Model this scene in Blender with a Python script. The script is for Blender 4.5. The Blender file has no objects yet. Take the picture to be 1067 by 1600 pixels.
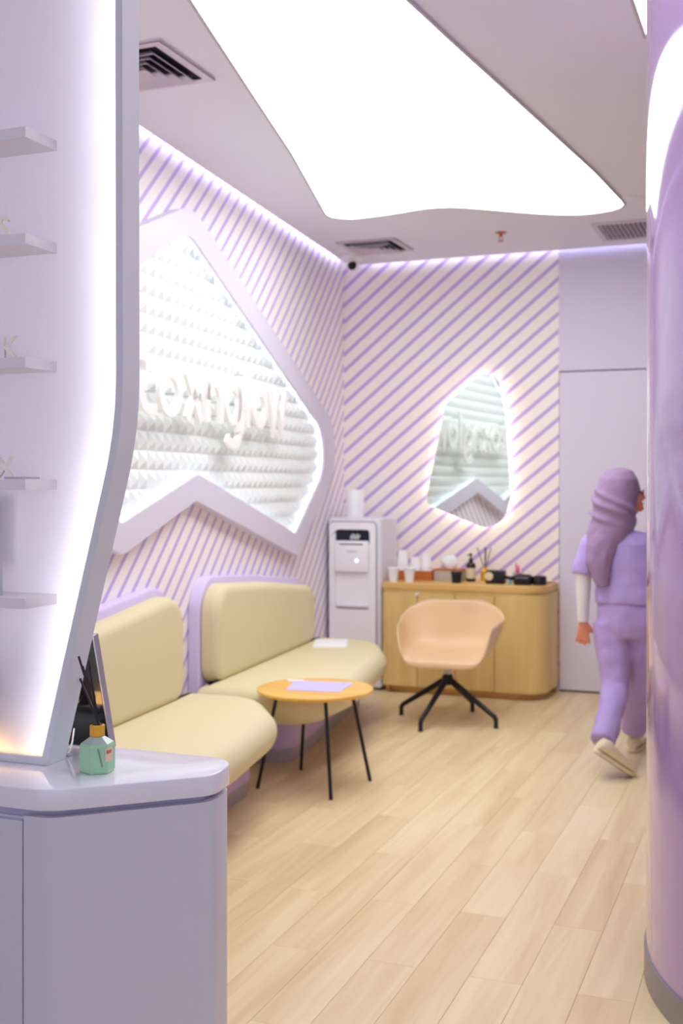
import bpy, bmesh, math, random
from mathutils import Vector, Matrix

S = bpy.context.scene
COL = S.collection
random.seed(7)
PI = math.pi
R = math.radians

# ------------------------------------------------------------------ camera, world, exposure
cam_d = bpy.data.cameras.new('camera')
cam = bpy.data.objects.new('camera', cam_d)
COL.objects.link(cam)
cam.location = (0, 0, 1.40)
cam.rotation_euler = (R(90), 0, R(21.4))
cam_d.sensor_fit = 'VERTICAL'
cam_d.sensor_height = 36.0
cam_d.sensor_width = 24.0
cam_d.lens = 40.0
cam_d.shift_y = -45.0 / 1600.0
cam_d.clip_start = 0.05
cam_d.dof.use_dof = True
cam_d.dof.focus_distance = 2.1
cam_d.dof.aperture_fstop = 5.2
S.camera = cam

world = bpy.data.worlds.new('world')
S.world = world
world.use_nodes = True
bg = world.node_tree.nodes['Background']
bg.inputs['Color'].default_value = (0.72, 0.77, 1.0, 1)
bg.inputs['Strength'].default_value = 1.05

S.view_settings.view_transform = 'Standard'
S.view_settings.look = 'None'
S.view_settings.gamma = 1.0
S.view_settings.exposure = 0.45
S.view_settings.use_curve_mapping = False
S.cycles.use_denoising = True
S.cycles.max_bounces = 10
S.cycles.diffuse_bounces = 5
S.cycles.glossy_bounces = 4
S.cycles.transmission_bounces = 6
S.cycles.sample_clamp_indirect = 6.0
S.cycles.caustics_reflective = False
S.cycles.caustics_refractive = False

# strengths of the lamps the room has
L_CEIL = 4.2
L_COVE = 9.5
L_NICHE = 3.8
L_MIRROR = 9.5
L_SCREEN_SIDE = 17.0
L_SCREEN_BOTTOM = 13.0

# ------------------------------------------------------------------ materials
def lin(r, g, b):
    def f(c):
        c /= 255.0
        return c / 12.92 if c <= 0.04045 else ((c + 0.055) / 1.055) ** 2.4
    return (f(r), f(g), f(b), 1.0)

def mat(name, rgb, rough=0.5, metal=0.0, spec=0.5, noise=0.0, nscale=40.0, bump=0.0, coat=0.0, trans=0.0, ior=1.45, alpha=None):
    m = bpy.data.materials.new(name)
    m.use_nodes = True
    nt = m.node_tree
    p = nt.nodes['Principled BSDF']
    p.inputs['Base Color'].default_value = lin(*rgb)
    p.inputs['Roughness'].default_value = rough
    p.inputs['Metallic'].default_value = metal
    p.inputs['Specular IOR Level'].default_value = spec
    p.inputs['Coat Weight'].default_value = coat
    p.inputs['Coat Roughness'].default_value = 0.05
    p.inputs['Transmission Weight'].default_value = trans
    p.inputs['IOR'].default_value = ior
    if noise or bump:
        tc = nt.nodes.new('ShaderNodeTexCoord')
        n = nt.nodes.new('ShaderNodeTexNoise')
        n.inputs['Scale'].default_value = nscale
        n.inputs['Detail'].default_value = 4
        nt.links.new(tc.outputs['Object'], n.inputs['Vector'])
        if noise:
            mx = nt.nodes.new('ShaderNodeMix')
            mx.data_type = 'RGBA'
            c = lin(*rgb)
            mx.inputs[6].default_value = tuple(max(0, v * (1 - noise)) for v in c[:3]) + (1,)
            mx.inputs[7].default_value = tuple(min(1, v * (1 + noise)) for v in c[:3]) + (1,)
            nt.links.new(n.outputs['Fac'], mx.inputs[0])
            nt.links.new(mx.outputs[2], p.inputs['Base Color'])
        if bump:
            b = nt.nodes.new('ShaderNodeBump')
            b.inputs['Strength'].default_value = bump
            b.inputs['Distance'].default_value = 0.002
            nt.links.new(n.outputs['Fac'], b.inputs['Height'])
            nt.links.new(b.outputs['Normal'], p.inputs['Normal'])
    return m

def emit(name, rgb, strength):
    m = bpy.data.materials.new(name)
    m.use_nodes = True
    nt = m.node_tree
    nt.nodes.clear()
    e = nt.nodes.new('ShaderNodeEmission')
    e.inputs['Color'].default_value = lin(*rgb)
    e.inputs['Strength'].default_value = strength
    o = nt.nodes.new('ShaderNodeOutputMaterial')
    nt.links.new(e.outputs[0], o.inputs[0])
    return m

def stripes(name, axis, tan, pitch, phase, width, base, stripe):
    """Diagonal wallpaper stripes: v = z - tan * axis, repeated every pitch."""
    m = mat(name, base, rough=0.55)
    nt = m.node_tree
    p = nt.nodes['Principled BSDF']
    tc = nt.nodes.new('ShaderNodeTexCoord')
    sp = nt.nodes.new('ShaderNodeSeparateXYZ')
    nt.links.new(tc.outputs['Object'], sp.inputs[0])
    def math_node(op, a, b):
        n = nt.nodes.new('ShaderNodeMath')
        n.operation = op
        for i, v in enumerate((a, b)):
            if isinstance(v, (int, float)):
                n.inputs[i].default_value = v
            else:
                nt.links.new(v, n.inputs[i])
        return n.outputs[0]
    v = math_node('SUBTRACT', sp.outputs['Z'], math_node('MULTIPLY', sp.outputs[axis], tan))
    v = math_node('DIVIDE', math_node('SUBTRACT', v, phase), pitch)
    v = math_node('FRACT', math_node('ADD', v, 1000.5), 0)
    v = math_node('ABSOLUTE', math_node('SUBTRACT', v, 0.5), 0)
    v = math_node('LESS_THAN', v, width / 2)
    mx = nt.nodes.new('ShaderNodeMix')
    mx.data_type = 'RGBA'
    mx.inputs[6].default_value = lin(*base)
    mx.inputs[7].default_value = lin(*stripe)
    nt.links.new(v, mx.inputs[0])
    nt.links.new(mx.outputs[2], p.inputs['Base Color'])
    return m

def wood(name, dark, light, scale, stretch, rough=0.4, random_tone=0.0, along='Y', bump=0.05):
    """Stretched noise grain; random_tone varies each object's tone."""
    m = mat(name, light, rough=rough)
    nt = m.node_tree
    p = nt.nodes['Principled BSDF']
    tc = nt.nodes.new('ShaderNodeTexCoord')
    oi = nt.nodes.new('ShaderNodeObjectInfo')
    mp = nt.nodes.new('ShaderNodeMapping')
    sc = {'X': (1 / stretch, 1, 1), 'Y': (1, 1 / stretch, 1), 'Z': (1, 1, 1 / stretch)}[along]
    mp.inputs['Scale'].default_value = sc
    nt.links.new(tc.outputs['Object'], mp.inputs['Vector'])
    add = nt.nodes.new('ShaderNodeVectorMath')
    add.operation = 'ADD'
    mul = nt.nodes.new('ShaderNodeVectorMath')
    mul.operation = 'SCALE'
    mul.inputs[0].default_value = (13.0, 7.0, 5.0)
    nt.links.new(oi.outputs['Random'], mul.inputs['Scale'])
    nt.links.new(mp.outputs[0], add.inputs[0])
    nt.links.new(mul.outputs[0], add.inputs[1])
    n1 = nt.nodes.new('ShaderNodeTexNoise')
    n1.inputs['Scale'].default_value = scale
    n1.inputs['Detail'].default_value = 6
    n1.inputs['Distortion'].default_value = 1.2
    nt.links.new(add.outputs[0], n1.inputs['Vector'])
    n2 = nt.nodes.new('ShaderNodeTexNoise')
    n2.inputs['Scale'].default_value = scale * 0.22
    n2.inputs['Detail'].default_value = 3
    n2.inputs['Distortion'].default_value = 1.5
    nt.links.new(add.outputs[0], n2.inputs['Vector'])
    a = nt.nodes.new('ShaderNodeMath'); a.operation = 'MULTIPLY_ADD'
    a.inputs[1].default_value = 0.55; a.inputs[2].default_value = -0.28
    nt.links.new(n1.outputs['Fac'], a.inputs[0])
    b = nt.nodes.new('ShaderNodeMath'); b.operation = 'MULTIPLY_ADD'
    b.inputs[1].default_value = 1.1
    nt.links.new(n2.outputs['Fac'], b.inputs[0])
    nt.links.new(a.outputs[0], b.inputs[2])
    c = nt.nodes.new('ShaderNodeMath'); c.operation = 'MULTIPLY_ADD'
    c.inputs[1].default_value = random_tone
    nt.links.new(oi.outputs['Random'], c.inputs[0])
    d = nt.nodes.new('ShaderNodeMath'); d.operation = 'SUBTRACT'
    d.inputs[1].default_value = random_tone * 0.5
    nt.links.new(b.outputs[0], d.inputs[0])
    nt.links.new(d.outputs[0], c.inputs[2])
    cr = nt.nodes.new('ShaderNodeValToRGB')
    cr.color_ramp.elements[0].position = 0.18
    cr.color_ramp.elements[0].color = lin(*dark)
    cr.color_ramp.elements[1].position = 0.78
    cr.color_ramp.elements[1].color = lin(*light)
    nt.links.new(c.outputs[0], cr.inputs[0])
    nt.links.new(cr.outputs[0], p.inputs['Base Color'])
    if bump:
        bp = nt.nodes.new('ShaderNodeBump')
        bp.inputs['Strength'].default_value = bump
        bp.inputs['Distance'].default_value = 0.001
        nt.links.new(n1.outputs['Fac'], bp.inputs['Height'])
        nt.links.new(bp.outputs['Normal'], p.inputs['Normal'])
    return m

M = {}
M['ceiling'] = mat('ceiling_paint', (232, 232, 242), 0.7)
M['stripe_left'] = stripes('striped_wallpaper_left', 'Y', math.tan(R(42)), 0.112, 2.7277 + 3.329 * math.tan(R(42)), 0.27, (250, 244, 240), (200, 178, 230))
M['stripe_back'] = stripes('striped_wallpaper_back', 'X', math.tan(R(39.5)), 0.1183, 2.311 + 3.013 * math.tan(R(39.5)), 0.27, (252, 246, 238), (200, 174, 228))
M['lavender_wall'] = mat('lavender_wall_paint', (222, 217, 236), 0.45)
M['door'] = mat('lavender_door_laminate', (224, 220, 236), 0.35)
M['dark_gap'] = mat('dark_joint', (90, 80, 110), 0.8)
M['outer_wall'] = mat('plain_lilac_wall', (214, 204, 230), 0.6)
M['frame_white'] = mat('lilac_white_frame', (220, 216, 232), 0.4)
M['pyramid'] = mat('white_pyramid_panel', (238, 246, 243), 0.5)
M['sign'] = mat('white_sign_letter', (250, 250, 246), 0.4)
M['floor_base'] = mat('floor_screed', (196, 168, 130), 0.6)
M['plank'] = wood('light_oak_plank', (212, 184, 134), (238, 220, 176), 22, 14, rough=0.36, random_tone=0.16, along='Y')
M['pillar'] = mat('glossy_lilac_panel', (178, 150, 202), 0.10, spec=0.6, coat=0.6)
M['grey_skirt'] = mat('grey_metal_skirting', (150, 146, 150), 0.4, metal=0.4)
M['cream'] = mat('cream_upholstery', (224, 214, 172), 0.8, noise=0.05, nscale=420, bump=0.25)
M['lilac_board'] = mat('lilac_lacquer', (218, 206, 242), 0.4)
M['lilac_plinth'] = mat('lilac_plinth', (204, 182, 226), 0.4)
M['toe_grey'] = mat('grey_toe_kick', (176, 172, 176), 0.4)
M['table_top'] = wood('honey_wood_top', (230, 172, 70), (244, 200, 104), 14, 8, rough=0.35, along='X')
M['black_metal'] = mat('black_metal', (24, 24, 28), 0.4)
M['paper'] = mat('lilac_print_paper', (206, 196, 236), 0.6, noise=0.14, nscale=28)
M['paper_white'] = mat('white_paper', (250, 251, 252), 0.6)
M['peach'] = mat('peach_plastic', (230, 198, 154), 0.38)
M['column_grey'] = mat('light_grey_column', (206, 200, 206), 0.35)
M['oak'] = wood('oak_veneer', (208, 174, 100), (234, 206, 138), 10, 16, rough=0.42, along='Z')
M['oak_top'] = wood('oak_veneer_top', (216, 172, 98), (234, 194, 122), 10, 16, rough=0.4, along='X')
M['white_plastic'] = mat('white_plastic', (250, 250, 252), 0.3)
M['grey_plastic'] = mat('pale_grey_plastic', (230, 229, 236), 0.35)
M['seam_grey'] = mat('grey_seam', (150, 148, 160), 0.5)
M['dark_recess'] = mat('dark_glass_recess', (34, 36, 50), 0.15)
M['clear'] = mat('clear_plastic', (244, 246, 248), 0.08, trans=0.4, ior=1.3)
M['indicator'] = emit('blue_white_indicator', (190, 200, 255), 4.0)
M['black_plastic'] = mat('black_plastic', (22, 22, 24), 0.35)
M['amber_glass'] = mat('dark_amber_glass', (46, 34, 26), 0.12)
M['cream_label'] = mat('cream_label', (226, 214, 176), 0.6)
M['tray_wood'] = wood('reddish_wood', (170, 92, 40), (206, 122, 60), 16, 8, rough=0.45, along='X')
M['box_grey'] = mat('taupe_box', (190, 182, 168), 0.5, noise=0.08, nscale=60)
M['pink'] = mat('pink_plastic', (240, 110, 150), 0.4)
M['cyan'] = mat('cyan_plastic', (90, 190, 216), 0.4)
M['white_lacquer'] = mat('white_lacquer', (236, 239, 246), 0.14, spec=0.6, coat=0.4)
M['white_front'] = mat('white_counter_front', (212, 214, 224), 0.35)
M['groove'] = mat('lilac_groove', (184, 180, 204), 0.6)
M['aluminium'] = mat('silver_frame_paint', (222, 227, 228), 0.42)
M['shelf'] = mat('white_shelf', (240, 236, 238), 0.4)
M['acrylic_cream'] = mat('milky_acrylic', (252, 250, 230), 0.35)
M['screen_black'] = mat('black_screen_glass', (10, 10, 12), 0.08, spec=0.5)
M['bezel_grey'] = mat('grey_bezel', (176, 172, 178), 0.35, metal=0.3)
M['green_liquid'] = mat('mint_frosted_glass', (182, 236, 192), 0.22, trans=0.2)
M['green_glass'] = mat('pale_green_glass', (214, 238, 226), 0.15, trans=0.4)
M['gold'] = mat('gold_cap', (240, 186, 66), 0.32, metal=0.45)
M['label_peach'] = mat('peach_label', (240, 208, 176), 0.5)
M['label_red'] = mat('brown_print', (190, 110, 90), 0.5)
M['skin'] = mat('warm_skin', (226, 150, 118), 0.55)
M['scrub'] = mat('lilac_scrub_cloth', (184, 164, 222), 0.85, noise=0.05, nscale=30)
M['trouser'] = mat('lilac_trouser_cloth', (182, 160, 214), 0.85, noise=0.05, nscale=30)
M['hijab'] = mat('mauve_scarf_cloth', (160, 134, 168), 0.85, noise=0.05, nscale=30)
M['undershirt'] = mat('white_undershirt', (232, 230, 226), 0.8)
M['shoe'] = mat('cream_shoe', (226, 212, 178), 0.6)
M['sole'] = mat('dark_sole', (70, 62, 50), 0.7)
M['vent_white'] = mat('vent_paint', (214, 204, 214), 0.45)
M['vent_dark'] = mat('vent_shadow_duct', (22, 22, 28), 0.8)  # near-black paint standing in for the shade inside the ducts
M['brass'] = mat('brass', (190, 120, 90), 0.35, metal=0.7)
M['mirror'] = mat('mirror_silver', (226, 234, 230), 0.01, metal=1.0)
M['mirror_edge'] = mat('mirror_edge', (235, 235, 235), 0.3)
M['light_ceil'] = emit('ceiling_membrane_light', (252, 251, 255), L_CEIL)
M['light_cove'] = emit('cove_led', (222, 222, 255), L_COVE)
M['light_niche'] = emit('niche_led', (240, 250, 255), L_NICHE)
M['light_mirror'] = emit('mirror_led', (255, 240, 216), L_MIRROR)
M['light_screen'] = emit('screen_led_white', (250, 250, 255), L_SCREEN_SIDE)
M['light_screen_warm'] = emit('screen_led_warm', (255, 196, 120), L_SCREEN_BOTTOM)
M['trim_grey'] = mat('light_trim', (190, 186, 190), 0.5)
M['card_lilac'] = mat('card_lilac', (120, 120, 190), 0.6)
M['card_brown'] = mat('card_brown', (150, 96, 90), 0.6)

def frosted(name):
    m = bpy.data.materials.new(name)
    m.use_nodes = True
    nt = m.node_tree
    nt.nodes.clear()
    d = nt.nodes.new('ShaderNodeBsdfDiffuse'); d.inputs['Color'].default_value = lin(232, 230, 240)
    t = nt.nodes.new('ShaderNodeBsdfTranslucent'); t.inputs['Color'].default_value = lin(246, 246, 250)
    g = nt.nodes.new('ShaderNodeBsdfGlossy'); g.inputs['Roughness'].default_value = 0.35
    a = nt.nodes.new('ShaderNodeMixShader'); a.inputs[0].default_value = 0.55
    b = nt.nodes.new('ShaderNodeMixShader'); b.inputs[0].default_value = 0.05
    o = nt.nodes.new('ShaderNodeOutputMaterial')
    nt.links.new(d.outputs[0], a.inputs[1]); nt.links.new(t.outputs[0], a.inputs[2])
    nt.links.new(a.outputs[0], b.inputs[1]); nt.links.new(g.outputs[0], b.inputs[2])
    nt.links.new(b.outputs[0], o.inputs[0])
    return m
M['frosted'] = frosted('frosted_acrylic')

# ------------------------------------------------------------------ helpers
def tag(o, label=None, cat=None, group=None, kind=None):
    if label: o['label'] = label
    if cat: o['category'] = cat
    if group: o['group'] = group
    if kind: o['kind'] = kind
    return o

def thing(name, label, cat, loc=(0, 0, 0), rz=0.0, group=None):
    o = bpy.data.objects.new(name, None)
    o.empty_display_size = 0.1
    COL.objects.link(o)
    o.location = loc
    o.rotation_euler = (0, 0, rz)
    return tag(o, label, cat, group)

def link(name, verts, faces, m, parent=None, smooth=None, loc=None, rot=None):
    me = bpy.data.meshes.new(name)
    me.from_pydata([tuple(v) for v in verts], [], faces)
    bm = bmesh.new(); bm.from_mesh(me)
    bmesh.ops.recalc_face_normals(bm, faces=bm.faces)
    bm.to_mesh(me); bm.free()
    me.update()
    if smooth is not None:
        for p in me.polygons: p.use_smooth = True
        me.set_sharp_from_angle(angle=R(smooth))
    o = bpy.data.objects.new(name, me)
    COL.objects.link(o)
    if m is not None: me.materials.append(m)
    if parent: o.parent = parent
    if loc: o.location = loc
    if rot: o.rotation_euler = rot
    return o

class MB:
    """Collects verts and faces for ONE mesh."""
    def __init__(s): s.v = []; s.f = []
    def add(s, v, f):
        n = len(s.v)
        s.v += [tuple(a) for a in v]
        s.f += [[i + n for i in q] for q in f]
        return s
    def box(s, x0, x1, y0, y1, z0, z1, b=0.0):
        if b <= 0:
            v = [(x, y, z) for z in (z0, z1) for y in (y0, y1) for x in (x0, x1)]
            f = [(0, 2, 3, 1), (4, 5, 7, 6), (0, 1, 5, 4), (2, 6, 7, 3), (0, 4, 6, 2), (1, 3, 7, 5)]
            return s.add(v, f)
        bm = bmesh.new()
        bmesh.ops.create_cube(bm, size=1)
        for v in bm.verts:
            v.co = Vector(((x0 + x1) / 2 + v.co.x * (x1 - x0), (y0 + y1) / 2 + v.co.y * (y1 - y0), (z0 + z1) / 2 + v.co.z * (z1 - z0)))
        bmesh.ops.bevel(bm, geom=bm.edges[:], offset=b, segments=2, affect='EDGES', profile=0.6)
        bm.verts.index_update()
        s.add([v.co[:] for v in bm.verts], [[v.index for v in f.verts] for f in bm.faces])
        bm.free()
        return s
    def lathe(s, prof, n=24, c=(0, 0, 0), cap=True):
        v = []; f = []
        for r, z in prof:
            for k in range(n):
                a = 2 * PI * k / n
                v.append((c[0] + r * math.cos(a), c[1] + r * math.sin(a), c[2] + z))
        for i in range(len(prof) - 1):
            for k in range(n):
                k2 = (k + 1) % n
                f.append((i * n + k, i * n + k2, (i + 1) * n + k2, (i + 1) * n + k))
        if cap:
            f.append(list(range(n))[::-1]); f.append([(len(prof) - 1) * n + k for k in range(n)])
        return s.add(v, f)
    def tube(s, pts, rad, n=10):
        pts = [Vector(p) for p in pts]
        if isinstance(rad, (int, float)): rad = [rad] * len(pts)
        v = []; f = []
        t0 = (pts[1] - pts[0]).normalized()
        up = Vector((0, 0, 1)) if abs(t0.z) < 0.9 else Vector((1, 0, 0))
        x = t0.cross(up).normalized()
        for i, p in enumerate(pts):
            if i == 0: t = pts[1] - pts[0]
            elif i == len(pts) - 1: t = pts[-1] - pts[-2]
            else: t = (pts[i + 1] - pts[i]).normalized() + (pts[i] - pts[i - 1]).normalized()
            t.normalize()
            x = (x - t * x.dot(t)).normalized()
            y = t.cross(x)
            for k in range(n):
                a = 2 * PI * k / n
                v.append(p + x * (rad[i] * math.cos(a)) + y * (rad[i] * math.sin(a)))
        for i in range(len(pts) - 1):
            for k in range(n):
                k2 = (k + 1) % n
                f.append((i * n + k, i * n + k2, (i + 1) * n + k2, (i + 1) * n + k))
        f.append(list(range(n))[::-1]); f.append([(len(pts) - 1) * n + k for k in range(n)])
        return s.add(v, f)
    def loft(s, rings, n=20):
        """rings: (centre, rx, ry) ellipses in horizontal planes, or (centre, rx, ry, axis_x, axis_y)."""
        v = []; f = []
        for r in rings:
            c, rx, ry = Vector(r[0]), r[1], r[2]
            ax, ay = (Vector(r[3]), Vector(r[4])) if len(r) > 3 else (Vector((1, 0, 0)), Vector((0, 1, 0)))
            for k in range(n):
                a = 2 * PI * k / n
                v.append(c + ax * (rx * math.cos(a)) + ay * (ry * math.sin(a)))
        for i in range(len(rings) - 1):
            for k in range(n):
                k2 = (k + 1) % n
                f.append((i * n + k, i * n + k2, (i + 1) * n + k2, (i + 1) * n + k))
        f.append(list(range(n))[::-1]); f.append([(len(rings) - 1) * n + k for k in range(n)])
        return s.add(v, f)
    def ball(s, c, rx, ry, rz, n=20, m=12):
        rings = []
        for i in range(m + 1):
            a = -PI / 2 + PI * (i + 0.02) / (m + 0.04)
            rings.append(((c[0], c[1], c[2] + rz * math.sin(a)), rx * math.cos(a), ry * math.cos(a)))
        return s.loft(rings, n)
    def build(s, name, m, parent=None, smooth=None, **k):
        return link(name, s.v, s.f, m, parent, smooth, **k)

def round_poly(pts, seg=8):
    """pts: (x, y, radius) corners -> outline with rounded corners."""
    out = []
    n = len(pts)
    for i in range(n):
        p = Vector(pts[i][:2]); r = pts[i][2]
        a = Vector(pts[i - 1][:2]) - p; b = Vector(pts[(i + 1) % n][:2]) - p
        la, lb = a.length, b.length
        a.normalize(); b.normalize()
        ang = a.angle(b)
        if r <= 0 or ang > PI - 0.02:
            out.append((p.x, p.y)); continue
        d = min(r / math.tan(ang / 2), la * 0.49, lb * 0.49)
        rr = d * math.tan(ang / 2)
        c = p + (a + b).normalized() * (rr / math.sin(ang / 2))
        s0 = p + a * d - c; s1 = p + b * d - c
        a0 = math.atan2(s0.y, s0.x); da = math.atan2(s1.y, s1.x) - a0
        while da > PI: da -= 2 * PI
        while da < -PI: da += 2 * PI
        for k in range(seg + 1):
            t = a0 + da * k / seg
            out.append((c.x + rr * math.cos(t), c.y + rr * math.sin(t)))
    return out if area(out) > 0 else out[::-1]

def area(o):
    return sum(o[i - 1][0] * o[i][1] - o[i][0] * o[i - 1][1] for i in range(len(o))) / 2

def inset(o, d):
    """Move an outline inward by d (negative: outward)."""
    if area(o) < 0: o = o[::-1]
    n = len(o); res = []
    for i in range(n):
        p0, p, p1 = Vector(o[i - 1]), Vector(o[i]), Vector(o[(i + 1) % n])
        e0 = p - p0; e1 = p1 - p
        if e0.length < 1e-9: e0 = e1
        if e1.length < 1e-9: e1 = e0
        n0 = Vector((-e0.y, e0.x)).normalized(); n1 = Vector((-e1.y, e1.x)).normalized()
        m = n0 + n1
        if m.length < 1e-6: m = n0
        m.normalize()
        k = max(0.35, m.dot(n0))
        q = p + m * (d / k)
        res.append((q.x, q.y))
    return res

def prism(o, a, b, ra=0.0, rb=0.0, n=6, mapf=lambda x, y, h: (x, y, h)):
    """Closed solid over an outline between heights a and b, edges rounded by ra / rb. mapf places it."""
    if area(o) < 0: o = o[::-1]
    levels = []
    if ra > 0:
        for k in range(n + 1):
            t = PI / 2 * k / n
            levels.append((ra * (1 - math.sin(t)), a + ra * (1 - math.cos(t))))
    else: levels.append((0, a))
    if rb > 0:
        for k in range(n + 1):
            t = PI / 2 * k / n
            levels.append((rb * (1 - math.cos(t)), b - rb * (1 - math.sin(t))))
    else: levels.append((0, b))
    v = []; f = []; N = len(o)
    for d, h in levels:
        ring = inset(o, d) if d > 1e-6 else o
        v += [mapf(x, y, h) for x, y in ring]
    for i in range(len(levels) - 1):
        for k in range(N):
            k2 = (k + 1) % N
            f.append((i * N + k, i * N + k2, (i + 1) * N + k2, (i + 1) * N + k))
    f.append(list(range(N))[::-1])
    f.append([(len(levels) - 1) * N + k for k in range(N)])
    return v, f

def resample(o, n):
    """n points evenly spaced along a closed outline (starting from its first point)."""
    L = [0]
    for i in range(len(o)):
        L.append(L[-1] + (Vector(o[(i + 1) % len(o)]) - Vector(o[i])).length)
    out = []; j = 0
    for k in range(n):
        d = L[-1] * k / n
        while L[j + 1] < d: j += 1
        t = (d - L[j]) / max(1e-9, L[j + 1] - L[j])
        p = Vector(o[j]).lerp(Vector(o[(j + 1) % len(o)]), t)
        out.append((p.x, p.y))
    return out

def ring_solid(outer, inner, a, b, mapf):
    """Solid between two outlines with the same number of points."""
    N = len(outer); v = []; f = []
    for o, h in ((outer, a), (outer, b), (inner, b), (inner, a)):
        v += [mapf(x, y, h) for x, y in o]
    for i in range(4):
        j = (i + 1) % 4
        for k in range(N):
            k2 = (k + 1) % N
            f.append((i * N + k, i * N + k2, j * N + k2, j * N + k))
    return v, f

def band(o, a, b, mapf):
    """Open strip standing on an outline."""
    N = len(o)
    v = [mapf(x, y, a) for x, y in o] + [mapf(x, y, b) for x, y in o]
    return v, [(k, (k + 1) % N, N + (k + 1) % N, N + k) for k in range(N)]

def copy_tree(o, parent=None):
    c = o.copy(); COL.objects.link(c)
    if parent: c.parent = parent
    for ch in list(o.children): copy_tree(ch, c)
    return c

def baked(o):
    """Replace an object's mesh with its modified result."""
    dg = bpy.context.evaluated_depsgraph_get()
    me = bpy.data.meshes.new_from_object(o.evaluated_get(dg))
    o.modifiers.clear(); o.data = me
    return o

# ------------------------------------------------------------------ the room
CX, CY = -2.992, 7.68                 # back left corner
SK = R(5.1)                           # the left wall leans 5.1 degrees off square
CEIL = 2.96
def wl(s, off):                       # left wall frame -> world x, y
    return (CX + off * math.cos(SK) - s * math.sin(SK), CY + off * math.sin(SK) + s * math.cos(SK))

fl = MB().box(-4.2, 3.2, -2.5, 7.9, -0.12, -0.006).build('floor', M['floor_base'])
tag(fl, kind='structure')
# planks: rows 0.153 wide, 0.93 long, alternate rows half a plank along
PW, PL = 0.1535, 0.93
plank_mesh = None
cols = range(-12, 17)
for c in cols:
    x0 = -1.15 + c * PW
    off = 3.14 if c % 2 == 0 else 3.14 + PL / 2
    for r in range(-3, 6):
        y0 = off + r * PL
        y1 = y0 + PL
        if y0 > 7.66 or y1 < 1.3: continue
        y1 = min(y1, 7.675)
        full = abs((y1 - y0) - PL) < 1e-4
        # keep to the floor that can be seen: left of the pillar and right of the skewed wall
        wx = CX - (y1 - CY) * math.tan(SK)
        if x0 + PW < wx: continue
        if x0 > 1.6 or (y1 < 2.2 and x0 < -1.7): continue
        L = y1 - y0
        if full and plank_mesh is not None:
            o = bpy.data.objects.new('plank', plank_mesh); COL.objects.link(o); o.parent = fl
        else:
            mb = MB()
            g, b = 0.0003, 0.0012
            v = [(g, g, -0.006), (PW - g, g, -0.006), (PW - g, L - g, -0.006), (g, L - g, -0.006),
                 (g, g, -0.001), (PW - g, g, -0.001), (PW - g, L - g, -0.001), (g, L - g, -0.001),
                 (b, b, 0), (PW - b, b, 0), (PW - b, L - b, 0), (b, L - b, 0)]
            f = [(8, 9, 10, 11)]
            for i in range(4):
                j = (i + 1) % 4
                f += [(i, j, 4 + j, 4 + i), (4 + i, 4 + j, 8 + j, 8 + i)]
            mb.add(v, f)
            o = mb.build('plank', M['plank'], fl)
            if full: plank_mesh = o.data
        o.location = (x0, y0, 0)

# left wall: local x = distance out of the wall, y = along it (0 at the corner), z up
wall_l = MB().box(-0.12, 0, -10.5, 0.12, -0.02, 3.25).build('wall_left', M['stripe_left'], loc=(CX, CY, 0), rot=(0, 0, SK))
tag(wall_l, kind='structure')
XD0 = -1.436                          # where the stripes end and the door panel starts
wall_b = MB().box(CX - 0.05, XD0, CY, CY + 0.12, -0.02, 3.25).build('wall_back', M['stripe_back'])
tag(wall_b, kind='structure')
fascia = MB().box(XD0 + 0.001, 3.2, CY - 0.012, CY + 0.12, 2.155, 3.25).build('trim_1', M['lavender_wall'])
tag(fascia, kind='structure')
jamb = MB().box(XD0, 3.2, CY + 0.012, CY + 0.12, -0.02, 2.16).build('trim_2', M['dark_gap'])
tag(jamb, kind='structure')
XD1 = -0.50
door = bpy.data.objects.new('door_1', None); COL.objects.link(door); door.location = (XD0, CY, 0)
tag(door, kind='structure')
MB().box(0.006, XD1 - XD0, -0.012, 0.03, 0.012, 2.146, 0.002).build('door_leaf', M['door'], door)
side = MB().box(XD1 + 0.006, 3.2, CY - 0.012, CY + 0.03, 0, 2.15).build('trim_3', M['lavender_wall'])
tag(side, kind='structure')
wall_r = MB().box(3.0, 3.15, -2.5, 7.9, -0.02, 3.25).build('wall_right', M['outer_wall'])
tag(wall_r, kind='structure')

# ceiling, held 6 cm off the left and back walls so that the cove light washes down
g = 0.06
l0, l1 = wl(-10.5, g), wl(0, g)
yb = CY - g
lx = l1[0] - (yb - l1[1]) * math.tan(SK)
poly = [(l0[0], l0[1]), (3.2, l0[1]), (3.2, yb), (lx, yb)]
v, f = prism(poly, CEIL, CEIL + 0.05)
ceil = link('ceiling', v, f, M['ceiling']); tag(ceil, kind='structure')
roof = MB().box(-4.4, 3.2, -2.8, 7.9, 3.24, 3.34).build('trim_4', M['ceiling']); tag(roof, kind='structure')

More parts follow.
